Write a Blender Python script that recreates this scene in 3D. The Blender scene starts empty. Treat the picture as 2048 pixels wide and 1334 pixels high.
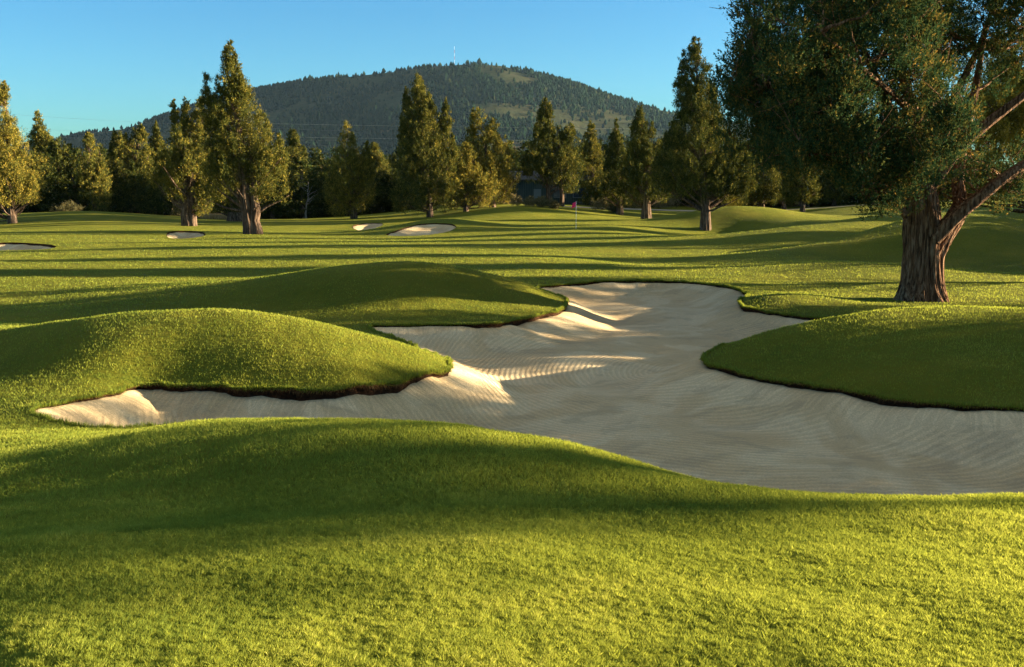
import bpy, math, random
import numpy as np
from mathutils import Vector
R = math.radians
rng = np.random.default_rng(7); random.seed(7)
sc = bpy.context.scene
C = sc.collection

# ------------------------------------------------------------------ camera maths
H = 3.0; F = 1991.0; PITCH = math.atan((667-390)/F)
cp, sp = math.cos(PITCH), math.sin(PITCH)
def ray(px, py):
    v = (667-py)/F; u = (px-1024)/F
    fy = cp + v*sp
    return u/fy, (-sp + v*cp)/fy           # X/Y , (z-H)/Y
def V(px, py, Y):
    a, b = ray(px, py); return (a*Y, Y, H+b*Y)
def Zp(px, py, z):
    a, b = ray(px, py); Y = (z-H)/b; return (a*Y, Y, z)
def Hd(px, Y, z):
    return ((px-1024)/F*Y*1.0, Y, z)

# ------------------------------------------------------------------ helpers
def link(name, data, parent=None):
    o = bpy.data.objects.new(name, data); C.objects.link(o)
    if parent is not None: o.parent = parent
    return o
def tag(o, label=None, cat=None, group=None, kind=None):
    if label: o['label'] = label
    if cat: o['category'] = cat
    if group: o['group'] = group
    if kind: o['kind'] = kind
    return o
def mesh_np(name, verts, faces, mat=None, smooth=False, attrs=None):
    """faces: (n,3) or (n,4) array, or list of such arrays"""
    if not isinstance(faces, list): faces = [faces]
    faces = [np.asarray(f, dtype=np.int32) for f in faces if len(f)]
    me = bpy.data.meshes.new(name)
    verts = np.asarray(verts, dtype=np.float32)
    me.vertices.add(len(verts)); me.vertices.foreach_set('co', verts.ravel())
    tot = np.concatenate([np.full(len(f), f.shape[1], dtype=np.int32) for f in faces])
    idx = np.concatenate([f.ravel() for f in faces])
    st = np.concatenate([[0], np.cumsum(tot)[:-1]]).astype(np.int32)
    me.loops.add(len(idx)); me.loops.foreach_set('vertex_index', idx)
    me.polygons.add(len(tot)); me.polygons.foreach_set('loop_start', st)
    me.polygons.foreach_set('loop_total', tot)
    me.polygons.foreach_set('use_smooth', np.full(len(tot), smooth, dtype=bool))
    if attrs:
        for k, a in attrs.items():
            at = me.attributes.new(k, 'FLOAT', 'POINT'); at.data.foreach_set('value', np.asarray(a, dtype=np.float32))
    me.update(calc_edges=True)
    if mat: me.materials.append(mat)
    return me

class N:
    """tiny node helper"""
    def __init__(s, name):
        s.m = bpy.data.materials.new(name); s.m.use_nodes = True
        s.t = s.m.node_tree; s.t.nodes.clear(); s.out = s.t.nodes.new('ShaderNodeOutputMaterial')
    def n(s, typ, ins=None, **kw):
        nd = s.t.nodes.new(typ)
        for k, v in kw.items(): setattr(nd, k, v)
        if ins:
            for k, v in ins.items():
                if isinstance(v, bpy.types.NodeSocket): s.t.links.new(v, nd.inputs[k])
                else: nd.inputs[k].default_value = v
        return nd
    def pos(s, scale=(1,1,1)):
        g = s.n('ShaderNodeNewGeometry')
        return s.n('ShaderNodeMapping', {0: g.outputs['Position'], 'Scale': scale}).outputs[0]
    def noise(s, vec, scale, detail=4, rough=.55, dist=0):
        return s.n('ShaderNodeTexNoise', {'Vector': vec, 'Scale': scale, 'Detail': detail, 'Roughness': rough, 'Distortion': dist}).outputs['Fac']
    def ramp(s, fac, stops, interp='LINEAR'):
        r = s.n('ShaderNodeValToRGB', {0: fac}); cr = r.color_ramp; cr.interpolation = interp
        while len(cr.elements) < len(stops): cr.elements.new(.5)
        for e, (p, c) in zip(cr.elements, stops):
            e.position = p; e.color = (*c, 1) if len(c) == 3 else c
        return r.outputs[0]
    def mix(s, fac, a, b, blend='MIX'):
        m = s.n('ShaderNodeMix', data_type='RGBA', blend_type=blend)
        for k, v in ((0, fac), (6, a), (7, b)):
            if isinstance(v, bpy.types.NodeSocket): s.t.links.new(v, m.inputs[k])
            else: m.inputs[k].default_value = (*v, 1) if isinstance(v, tuple) and len(v) == 3 else v
        return m.outputs[2]
    def math(s, op, a, b=0., c=0.):
        return s.n('ShaderNodeMath', {0: a, 1: b, 2: c}, operation=op).outputs[0]
    def attr(s, name):
        return s.n('ShaderNodeAttribute', attribute_name=name).outputs['Fac']
    def bump(s, h, dist, strength=1, normal=None):
        i = {'Height': h, 'Distance': dist, 'Strength': strength}
        if normal is not None: i['Normal'] = normal
        return s.n('ShaderNodeBump', i).outputs[0]
    def pbr(s, col, rough=.9, bump=None, spec=.2, **kw):
        i = {'Base Color': col if isinstance(col, bpy.types.NodeSocket) else (*col, 1), 'Roughness': rough, 'Specular IOR Level': spec}
        if bump is not None: i['Normal'] = bump
        i.update(kw)
        p = s.n('ShaderNodeBsdfPrincipled', i); s.t.links.new(p.outputs[0], s.out.inputs[0]); return s.m
    def leafy(s, col, trans=.35, tcol=None, gloss=0.0):
        d = s.n('ShaderNodeBsdfDiffuse', {'Color': col}).outputs[0]
        tr = s.n('ShaderNodeBsdfTranslucent', {'Color': tcol if tcol is not None else col}).outputs[0]
        m = s.n('ShaderNodeMixShader', {0: trans, 1: d, 2: tr}).outputs[0]
        if gloss:
            g = s.n('ShaderNodeBsdfGlossy', {'Color': (1,1,1,1), 'Roughness': .45}).outputs[0]
            m = s.n('ShaderNodeMixShader', {0: gloss, 1: m, 2: g}).outputs[0]
        s.t.links.new(m, s.out.inputs[0]); return s.m

# ------------------------------------------------------------------ ground height field: thin-plate surface through surveyed points
pts = []
def add(*l): pts.extend(l)
# foreground shoulder
add(V(0,1334,3.1), V(1024,1334,3.2), V(2048,1334,3.2), V(500,1200,3.95), V(1500,1200,4.0),
    V(0,1100,4.9), V(1024,1100,4.85), V(2048,1100,5.1), V(500,1000,6.5), V(1000,1000,6.3), V(1500,1050,5.8))
for px in (-900,-400,1024,2400,3000): add(Hd(px,1.0,1.5))
add((0,0.2,1.5),(-3,.3,1.45),(3,.3,1.45))
CREST = [(450,848,11),(600,842,9.9),(750,841,9.1),(900,848,8.7),(1050,868,8.4),(1180,898,8.1),(1300,935,7.8),(1400,960,7.7),(1500,976,7.6),(1650,990,7.5),(1850,998,7.4),(2048,998,7.4)]
for c in CREST: add(V(*c))
add(Hd(2350,7.4,.66), V(0,1000,7.2), V(250,930,8.0), V(0,880,11.0), Hd(-350,7.2,.7), Hd(-350,12,.12), Hd(-350,3.1,1.35), Hd(-900,10,.3), Hd(-900,20,.2))
# bunker edge, clockwise: (point, lip height)
BK = [(Zp(65,818,.08),.02),(Zp(150,802,.05),.03),(Zp(235,786,.02),.04),(Zp(290,775,0.),.07),(Zp(400,776,0.),.11),(Zp(520,780,0.),.15),(Zp(660,783,0.),.17),(Zp(780,768,0.),.14),(Zp(880,747,0.),.08),
 (Zp(905,737,0.),.07),(Hd(882,18.3,0.),.05),(Hd(835,19.6,0.),.05),(Hd(775,21.2,0.),.05),(Zp(738,653,0.),.03),(Zp(800,650,0.),.03),(Zp(900,649,0.),.03),(Zp(980,647,0.),.09),(Zp(1060,634,0.),.12),(Zp(1120,619,.02),.10),
 (Zp(1135,606,.03),.08),(Zp(1117,592,.06),.05),(Zp(1078,580,.08),.05),(Zp(1085,573,.08),.05),(Zp(1170,565,.08),.06),(Zp(1250,562,.08),.06),(Zp(1340,563,.08),.07),(Zp(1420,569,.08),.06),(Zp(1470,577,.08),.06),(Zp(1497,588,.08),.08),(Zp(1480,601,.06),.10),
 (Zp(1486,613,.03),.10),(Zp(1520,622,.0),.07),(Zp(1600,632,.0),.06),(Zp(1655,638,.0),.03),(Hd(1650,22.9,0.),.04),(Hd(1560,21.3,0.),.04),(Hd(1470,20.0,0.),.05),
 (Zp(1411,711,0.),.06),(Zp(1422,729,0.),.09),(Zp(1500,750,0.),.07),(Zp(1600,768,0.),.09),(Zp(1700,786,0.),.09),(Zp(1800,800,0.),.08),(Zp(1900,812,0.),.06),(Zp(2048,823,0.),.04),(Hd(2250,12.9,.0),.08),(Hd(2450,11.3,0.),.04),
 (Hd(2350,9.8,-.12),.03),(Hd(2048,9.7,-.18),.02),(Hd(1850,9.75,-.18),.02),(Hd(1650,10.0,-.18),.02),(Hd(1500,10.3,-.18),.02),(Hd(1300,10.8,-.18),.02),(Hd(1180,11.2,-.18),.02),(Hd(1050,11.6,-.15),.02),(Hd(900,12.0,-.14),.02),(Hd(750,12.3,-.12),.02),
 (Hd(600,12.6,-.10),.02),(Hd(470,12.8,-.04),.02),(Zp(350,854,.0),.02),(Zp(240,856,.02),.02),(Zp(150,849,.04),.02),(Zp(95,836,.06),.02)]
add(*[b[0] for b in BK])
add(Hd(1300,14,-.02), Hd(1700,12,-.05), Hd(1150,17,0.), Hd(1150,21,0.), Hd(1300,25,0.), Hd(1250,29,0.03), Hd(500,14,-.02))
# near-left mound
for c in [(0,665,19),(100,646,19),(200,632,18.5),(300,623,18.3),(400,618,18),(500,622,18),(600,638,17.8),(700,660,17.6),(800,688,17.5),(860,708,17.3),
          (500,720,15.9),(500,670,16.7),(700,735,15.7),(700,700,16.4),(250,700,16.2),(250,745,15.6),(0,760,15.5),(0,700,17.5),(0,820,13.6),(840,722,16.7)]: add(V(*c))
add(Hd(-350,19,.3), Hd(400,22,0.), Hd(200,22,.05), Hd(650,21,0.), Hd(0,22.5,.1), Hd(-350,24,.1), Hd(-350,35,.1))
# middle mound
for c in [(780,528,28),(700,532,28),(620,545,28),(540,558,28),(450,569,28),(300,588,27.5),(150,607,27),(860,530,28),(940,541,28.2),(1000,553,28.4),(1060,569,28.5),(1108,588,28.3),
          (780,622,24.4),(780,580,25.9),(600,622,24.8),(950,610,25.4),(950,575,26.9),(400,614,25.3),(200,627,24.4),(1060,605,26.5)]: add(V(*c))
add(Hd(780,33,.2), Hd(780,39,0.), Hd(500,34,.05), Hd(1000,33,.1), Hd(980,38,.1))
# right mound and little tongue
for c in [(1450,693,18.8),(1500,675,19.1),(1560,658,19.4),(1620,645,19.5),(1720,626,19.6),(1850,614,19.7),(2048,618,19.7),
          (1700,735,15.9),(1700,690,17.1),(1550,715,17.2),(1950,740,15.2),(1950,680,16.9),(2048,770,14.6),(1850,650,17.9),
          (1505,596,27.3),(1560,590,27.5),(1640,594,27.4),(1580,612,26.1),(1550,583,31.5),(1700,600,28),(1840,600,28.5),(2048,600,28.5),(1700,585,31),(1950,580,32)]: add(V(*c))
add(Hd(2400,19.5,.75), Hd(1720,22.5,.12), Hd(1850,23,.22), Hd(2048,23,.22), Hd(2400,24,.2), Hd(2400,32,.1), Hd(2300,14.5,.25))
# fairway
for c in [(0,600,29),(0,560,35),(0,520,46),(300,540,40),(0,478,66),(500,500,54),(500,470,75),(1000,503,54),(1000,530,42),(1250,555,36),(1450,565,34.5),(1200,478,66),(1300,470,72),(1000,475,70),(1060,490,60),(1150,518,46),
          (1560,547,38),(1640,535,39.5),(1700,530,40),(1790,529,40),(2048,585,31.5),(300,485,63),(750,485,63),(700,510,49)]: add(V(*c))
add(Hd(1250,47,-.2), Hd(1400,46,-.15), Hd(1700,45,.0), Hd(1300,58,-.05), Hd(1850,36,0.), Hd(2048,37,-.1))
# ridges on the right
for c in [(1560,506,51),(1640,489,53.5),(1720,464,56),(1800,441,58),(1900,430,60),(1970,428,60),(2048,446,58),(2200,470,56),(1800,506,52),(1700,513,51.5),(1640,515,50),(1950,522,49),(2048,545,44),
          (1440,507,55),(1520,482,61),(1600,456,65),(1700,438,69),(1790,428,72),(1600,484,60.5),(1520,500,57),
          (1330,434,93),(1400,420,92),(1480,412,92),(1560,418,92),(1640,431,91),(1480,461,86),(1411,459,87),(1600,447,84),(1650,412,130),(1750,396,140),(1900,398,130),(2048,401,112),(2010,418,86),(1700,416,110)]: add(V(*c))
add(Hd(1700,61,.25), Hd(1620,59,-.05), Hd(1800,63.5,.55), Hd(1480,102,.5), Hd(1400,102,.3), Hd(2048,70,.5), Hd(1940,67,.6), Hd(2048,95,1.5), Hd(1600,74,.1), Hd(1700,80,.35), Hd(1790,83,.6), Hd(1560,101,.5), Hd(2500,60,1.), Hd(2500,110,2.), Hd(2500,40,.3))
# green, its mounds and small bunkers
for c in [(1152,458,80),(1050,456,82),(1230,452,84),(930,405,125),(1000,411,120),(800,424,125),(700,432,125),(860,434,109),(1040,413,106),(1120,427,102),(1180,437,99),(1280,437,105),
          (900,436,86),(850,440,86),(790,452,84),(960,443,86),(840,447,82.5),(890,447,82.5),(772,472,76.5),(840,473,75.5),(900,468,77),(735,446,100),(735,462,91),(1010,450,85),
          (180,422,112),(100,430,108),(250,428,110),(330,441,105),(180,450,92),(300,424,138),(0,452,97),(400,455,92),(506,469,77),(600,437,138),(420,438,138),(600,455,95),
          (345,462,82),(400,463,82),(370,478,71.5),(0,484,63.5),(60,485,63),(0,500,56.5)]: add(V(*c))
add(Hd(930,140,1.2), Hd(180,125,.6), Hd(900,95,.45), Hd(1040,94,.6))
for px, z in ((-500,.3),(0,.3),(400,.1),(800,.3),(1200,.9),(1600,2.),(2000,2.6),(2500,2.6)): add(Hd(px,165,z), Hd(px,220,z))
P = np.array(pts); 
def uv(X, Y):
    Yc = np.maximum(Y, 0.2)
    return np.clip(X/(Yc+2), -1.4, 1.4), np.log(Yc+2)
pu, pv = uv(P[:,0], P[:,1])
n = len(P)
def phi(r2): return .5*r2*np.log(r2+1e-9)
K = phi((pu[:,None]-pu)**2+(pv[:,None]-pv)**2)
A = np.zeros((n+3, n+3)); A[:n,:n] = K + 1.5e-4*np.eye(n)*np.where(P[:,1]<45,1,1)[:,None]
Q = np.c_[np.ones(n), pu, pv]; A[:n,n:] = Q; A[n:,:n] = Q.T
w = np.linalg.solve(A, np.r_[P[:,2], 0, 0, 0])
NU, NV = 900, 1100; U0, U1, V0, V1 = -1.4, 1.4, math.log(2.2), math.log(232)
gu = np.linspace(U0, U1, NU); gv = np.linspace(V0, V1, NV)
TAB = np.empty((NU, NV), dtype=np.float64)
for i in range(0, NU, 30):
    uu, vv = np.meshgrid(gu[i:i+30], gv, indexing='ij')
    uu = uu.ravel(); vv = vv.ravel(); acc = w[n] + w[n+1]*uu + w[n+2]*vv
    for k in range(n): acc += w[k]*phi((uu-pu[k])**2+(vv-pv[k])**2)
    TAB[i:i+30] = acc.reshape(-1, NV)
VNT = {}
def value_noise(x, y, s, seed):
    T = VNT.setdefault(seed, None)
    if T is None: T = VNT[seed] = np.random.default_rng(seed).random((256,256))
    x = x/s; y = y/s; i = np.floor(x).astype(int); j = np.floor(y).astype(int); fx = x-i; fy = y-j
    fx = fx*fx*(3-2*fx); fy = fy*fy*(3-2*fy); i %= 256; j %= 256; i2 = (i+1)%256; j2 = (j+1)%256
    return T[i,j]*(1-fx)*(1-fy)+T[i2,j]*fx*(1-fy)+T[i,j2]*(1-fx)*fy+T[i2,j2]*fx*fy
def G(X, Y):
    X = np.asarray(X, float); Y = np.asarray(Y, float)
    u, v = uv(X, Y)
    a = np.clip((u-U0)/(U1-U0)*(NU-1), 0, NU-1.001); b = np.clip((v-V0)/(V1-V0)*(NV-1), 0, NV-1.001)
    i = a.astype(int); j = b.astype(int); fa = a-i; fb = b-j
    z = TAB[i,j]*(1-fa)*(1-fb)+TAB[i+1,j]*fa*(1-fb)+TAB[i,j+1]*(1-fa)*fb+TAB[i+1,j+1]*fa*fb
    z = z + .012*np.sin(X*1.3+2*np.sin(Y*.7))*np.sin(Y*1.1+1.7*np.sin(X*.6)) + .006*np.sin(X*3.1+1)*np.sin(Y*2.7+X)
    nf = np.clip(1.4-Y/60, 0, 1)*(Y>0)
    z = z + nf*(.020*(value_noise(X+500,Y+500,.55,201)-.5)+.014*(value_noise(X+500,Y+500,.22,202)-.5)+.03*(value_noise(X+500,Y+500,1.4,203)-.5))
    r = np.hypot(X, Y); f = np.clip((r-190)/300, 0, 1); f = f*f*(3-2*f)
    return z*(1-f) + f*(-1.0)

# ------------------------------------------------------------------ bunkers
def catmull(pl, m):
    pl = np.array(pl, float); out = []
    k = len(pl)
    for i in range(k):
        p0, p1, p2, p3 = pl[i-1], pl[i], pl[(i+1)%k], pl[(i+2)%k]
        L = np.linalg.norm((p2-p1)[:2]); mm = max(2, int(L/m))
        for t in np.arange(mm)/mm:
            out.append(.5*((2*p1)+(-p0+p2)*t+(2*p0-5*p1+4*p2-p3)*t*t+(-p0+3*p1-3*p2+p3)*t**3))
    return np.array(out)
def mkbunker(lst, step, depth, w, wob):
    pl = catmull([(p[0], p[1], l) for p, l in lst], step)
    s = np.r_[0, np.cumsum(np.hypot(*np.diff(pl[:,:2], axis=0).T))]
    d = np.roll(pl[:,:2], -1, 0)-np.roll(pl[:,:2], 1, 0); d /= np.linalg.norm(d, axis=1)[:,None]+1e-9
    nn = np.c_[d[:,1], -d[:,0]]
    wv = wob*(np.sin(s*2.3)+.8*np.sin(s*5.1+1)+.5*np.sin(s*11.7+2)+.35*np.sin(s*23+.5))
    pl[:,:2] += nn*wv[:,None]; pl[:,2] *= .65+.7*value_noise(s+9, s*0, .45, 55)
    return dict(p=pl, s=s, depth=depth, w=w, bb=(pl[:,0].min()-.8, pl[:,0].max()+.8, pl[:,1].min()-.8, pl[:,1].max()+.8))
BUN = [mkbunker(BK, .08, .46, 1.5, .026)]
def far(lst, depth, lip, w):
    BUN.append(mkbunker([(p, lip) for p in lst], .35, depth, w, .02))
far([V(772,470,77),V(792,459,79.5),V(830,450,82),V(870,447,82.5),V(903,449,82.3),V(912,457,80.5),V(890,465,78),V(838,471,76.3)], .30, .09, 1.2)
far([V(705,452,97),V(735,447,100),V(765,449,99),V(757,456,95),V(722,461,92)], .25, .08, 1.2)
far([V(335,467,79),V(352,462,82),V(398,463,82),V(410,472,75.5),V(372,477,72),V(338,475,73)], .45, .14, 1.2)
far([Hd(-120,61,0),V(0,485,63),V(60,486,62.5),V(105,490,60.5),V(108,495,58),V(60,499,56.6),Hd(-100,56,0)], .45, .12, 1.2)
def sdf(X, Y, b):
    """signed distance (negative inside), arc position and lip at nearest edge point; only near the bunker"""
    D = np.full(X.shape, 9.); S = np.zeros(X.shape); L = np.zeros(X.shape)
    x0,x1,y0,y1 = b['bb']; idx = np.nonzero((X>x0)&(X<x1)&(Y>y0)&(Y<y1))[0]
    p = b['p']; q = np.roll(p, -1, 0); e = (q-p)[:,:2]; ee = (e**2).sum(1)+1e-12
    sx = b['s']
    for k in range(0, len(idx), 20000):
        ii = idx[k:k+20000]; x = X[ii][:,None]; y = Y[ii][:,None]
        t = np.clip(((x-p[:,0])*e[:,0]+(y-p[:,1])*e[:,1])/ee, 0, 1)
        d2 = (x-p[:,0]-t*e[:,0])**2+(y-p[:,1]-t*e[:,1])**2
        j = d2.argmin(1); ar = np.arange(len(ii)); tj = t[ar,j]
        cr = ((p[:,1]<=y)!=(q[:,1]<=y))
        with np.errstate(divide='ignore', invalid='ignore'):
            xi = p[:,0]+(y-p[:,1])*(q[:,0]-p[:,0])/np.where(q[:,1]==p[:,1], 1e-12, q[:,1]-p[:,1])
        ins = ((cr & (x<xi)).sum(1)%2)==1
        D[ii] = np.sqrt(d2[ar,j])*np.where(ins, -1, 1)
        S[ii] = sx[j]+tj*np.sqrt(ee[j]); L[ii] = p[j,2]*(1-tj)+q[j,2]*tj
    return D, S, L
def sdf_all(X, Y):
    D = np.full(X.shape, 9.)
    for b in BUN: D = np.minimum(D, sdf(X, Y, b)[0])
    return D
def sand_z(X, Y, b, D, L):
    t = np.clip(-D/b['w'], 0, 1); t = t*t*(3-2*t)
    lipv = np.where(D<=0, L, L+np.maximum(D, 0)*.35)
    und = .02*np.sin(X*1.9+Y*.6)*np.sin(Y*1.3+X*.5)*np.clip(-D/.6, 0, 1)
    return G(X, Y) - (lipv + np.maximum(b['depth']-L, .02)*t) + und

# ------------------------------------------------------------------ materials
m = N('turf'); p = m.pos()
n1 = m.noise(p, .35, 5); n2 = m.noise(p, 6, 6, .7); n3 = m.noise(m.pos((1,.45,1)), 28, 3, .7)
c = m.ramp(n1, [(.3,(.105,.145,.018)),(.55,(.165,.185,.022)),(.75,(.24,.225,.032))])
c = m.mix(m.ramp(n2, [(.35,(0,0,0)),(.7,(1,1,1))]), c, m.mix(.5, c, (.26,.21,.02)))
bp = m.bump(n3, .05, 1.0, m.bump(n2, .05, .6, m.bump(m.noise(p, 95, 2, .6), .05, 1.)))
m.pbr(c, .95, bp, .05)
TURF = m.m
m = N('grass_blade')
tn = m.attr('tone')
c = m.ramp(tn, [(0,(.030,.070,.016)),(.35,(.125,.18,.032)),(.7,(.31,.345,.055)),(1,(.54,.49,.11))])
BLADE = m.leafy(c, .48, m.mix(.5, c, (.42,.42,.04)))
m = N('dry_fringe'); tn = m.attr('tone')
c = m.ramp(tn, [(0,(.05,.02,.01)),(.5,(.17,.08,.03)),(1,(.30,.19,.08))]); FRINGE = m.leafy(c, .25)
m = N('sand'); p = m.pos()
arc = m.attr('arc'); dist = m.attr('dist')
big = m.noise(p, .55, 3, .5, .8); med = m.noise(p, 3.5, 5, .6); fine = m.noise(p, 45, 4, .7); grit = m.noise(p, 160, 2, .8)
wob = m.math('MULTIPLY', m.noise(p, .9, 3), 2.4)
slope = m.ramp(dist, [(0,(1,1,1)),(.42,(1,1,1)),(.75,(0,0,0))])
ph1 = m.math('MULTIPLY', m.math('ADD', arc, m.math('MULTIPLY', wob, .05)), 70)
ph2 = m.math('MULTIPLY', m.math('ADD', m.attr('rake'), m.math('MULTIPLY', wob, .05)), 58)
w1 = m.math('SINE', ph1); w2 = m.math('SINE', ph2)
rakem = m.ramp(m.noise(p, .8, 2), [(.34,(0,0,0)),(.46,(1,1,1))])
groove = m.mix(slope, m.math('MULTIPLY', w2, rakem), m.math('MULTIPLY', w1, .5))
c = m.ramp(big, [(.30,(.69,.49,.26)),(.48,(.76,.56,.31)),(.56,(.86,.67,.40)),(.7,(.79,.59,.34))])
patch = m.ramp(m.noise(m.pos((1,1.6,1)), 1.1, 5, .65, .5), [(.53,(0,0,0)),(.60,(1,1,1))])
c = m.mix(m.math('MULTIPLY', patch, .35), c, (.42,.33,.21))
c = m.mix(m.math('MULTIPLY', m.ramp(fine, [(.42,(1,1,1)),(.6,(0,0,0))]), .35), c, (.24,.19,.13))
c = m.mix(m.math('MULTIPLY', m.ramp(grit, [(.57,(0,0,0)),(.66,(1,1,1))]), .6), c, (.16,.12,.08))
gline = m.ramp(groove, [(.0,(.70,.70,.70)),(.30,(1,1,1))])
c = m.mix(m.math('MULTIPLY', fine, .75), c, m.mix(1., c, gline, 'MULTIPLY'))
b1 = m.bump(groove, .014, .35); b2 = m.bump(med, .04, .5, b1); b3 = m.bump(fine, .02, .8, b2)
SAND = m.pbr(c, .95, b3, .1)
m = N('bunker_soil'); p = m.pos()
c = m.ramp(m.noise(p, 14, 5, .7), [(.3,(.018,.010,.006)),(.55,(.06,.028,.014)),(.75,(.15,.075,.035))])
SOIL = m.pbr(c, 1, m.bump(m.noise(m.pos((3,3,1)), 20, 5, .8), .06, 1), .05)

def foliage(name, stops, trans=.12):
    m = N(name); tn = m.attr('tone')
    c = m.ramp(tn, stops); return m.leafy(c, trans)
FOL = foliage('juniper_foliage', [(0,(.018,.034,.011)),(.35,(.068,.076,.018)),(.65,(.155,.145,.028)),(1,(.42,.30,.05))])
FOLB = foliage('big_juniper_foliage', [(0,(.016,.044,.022)),(.45,(.045,.080,.028)),(.75,(.15,.12,.026)),(1,(.38,.22,.05))], .28)
FOLD = foliage('dry_brush_foliage', [(0,(.06,.06,.03)),(.5,(.14,.12,.05)),(1,(.30,.23,.11))])
FOLM = foliage('hill_tree_foliage', [(0,(.006,.015,.009)),(.6,(.013,.025,.012)),(1,(.034,.038,.015))], .05)
def bark(name, a, b, c3, sc1):
    m = N(name); 
    tc = m.n('ShaderNodeTexCoord').outputs['Object']
    mp = m.n('ShaderNodeMapping', {0: tc, 'Scale': (1,1,.10)}).outputs[0]
    n1 = m.noise(mp, sc1, 6, .65, .4); n2 = m.noise(tc, 2.2, 4)
    c = m.ramp(n1, [(.40,a),(.5,b),(.62,c3)])
    c = m.mix(m.math('MULTIPLY', n2, .5), c, b)
    return m.pbr(c, .95, m.bump(n1, .12, 1.), .1)
BARKB = bark('big_juniper_bark', (.012,.006,.004), (.17,.085,.043), (.40,.25,.15), 16)
BARK = bark('juniper_bark', (.02,.012,.008), (.10,.065,.042), (.24,.17,.12), 9)
DEAD = bark('bleached_wood', (.20,.17,.14), (.36,.31,.26), (.52,.47,.40), 8)

# ------------------------------------------------------------------ terrain sheet (polar grid) with holes cut along the bunker edges
th = np.r_[np.linspace(-180,-60,41)[:-1], np.linspace(-60,-31,60)[:-1], np.linspace(-31,31,860), np.linspace(31,60,60)[1:], np.linspace(60,180,41)[1:]]*math.pi/180
def geo(a, b, q): return np.exp(np.arange(math.log(a), math.log(b), q))
rr = np.r_[.25, .6, geo(1,7.,.018), geo(7.,36,.0042), geo(36,170,.011), geo(170,3700,.06), 3700]
TH, RR = np.meshgrid(th, rr, indexing='ij')
TX = RR*np.sin(TH); TY = RR*np.cos(TH)
shp = TX.shape; X = TX.ravel(); Y = TY.ravel()
D = sdf_all(X, Y); Zt = G(X, Y)
idx = np.arange(X.size).reshape(shp)
q = np.stack([idx[:-1,:-1], idx[:-1,1:], idx[1:,1:], idx[1:,:-1]], -1).reshape(-1,4)
ins = (D[q] < 0).sum(1)
keep = q[ins==0]; mixed = q[(ins>0)&(ins<4)]
nv = [X.tolist(), Y.tolist(), Zt.tolist()]; tri = []; cache = {}
ex, ey = [], []
def cut(a, b):
    k = (a,b) if a<b else (b,a)
    if k not in cache:
        t = D[a]/(D[a]-D[b]); ex.append(X[a]+(X[b]-X[a])*t); ey.append(Y[a]+(Y[b]-Y[a])*t); cache[k] = X.size+len(ex)-1
    return cache[k]
for f in mixed.tolist():
    poly = []
    for i in range(4):
        a, b = f[i], f[(i+1)%4]
        if D[a]>=0: poly.append(a)
        if (D[a]>=0)!=(D[b]>=0): poly.append(cut(a,b))
    for i in range(1, len(poly)-1): tri.append((poly[0], poly[i], poly[i+1]))
ex = np.array(ex); ey = np.array(ey)
VX = np.r_[X, ex]; VY = np.r_[Y, ey]; VZ = np.r_[Zt, G(ex, ey)]
keep = keep[:, ::-1]; tri = np.array(tri)[:, ::-1]
me = mesh_np('ground', np.c_[VX,VY,VZ], [keep, tri], TURF, True)
tag(link('ground', me), kind='structure', label='mown green and gold fairway turf rolling over mounds')

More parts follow.
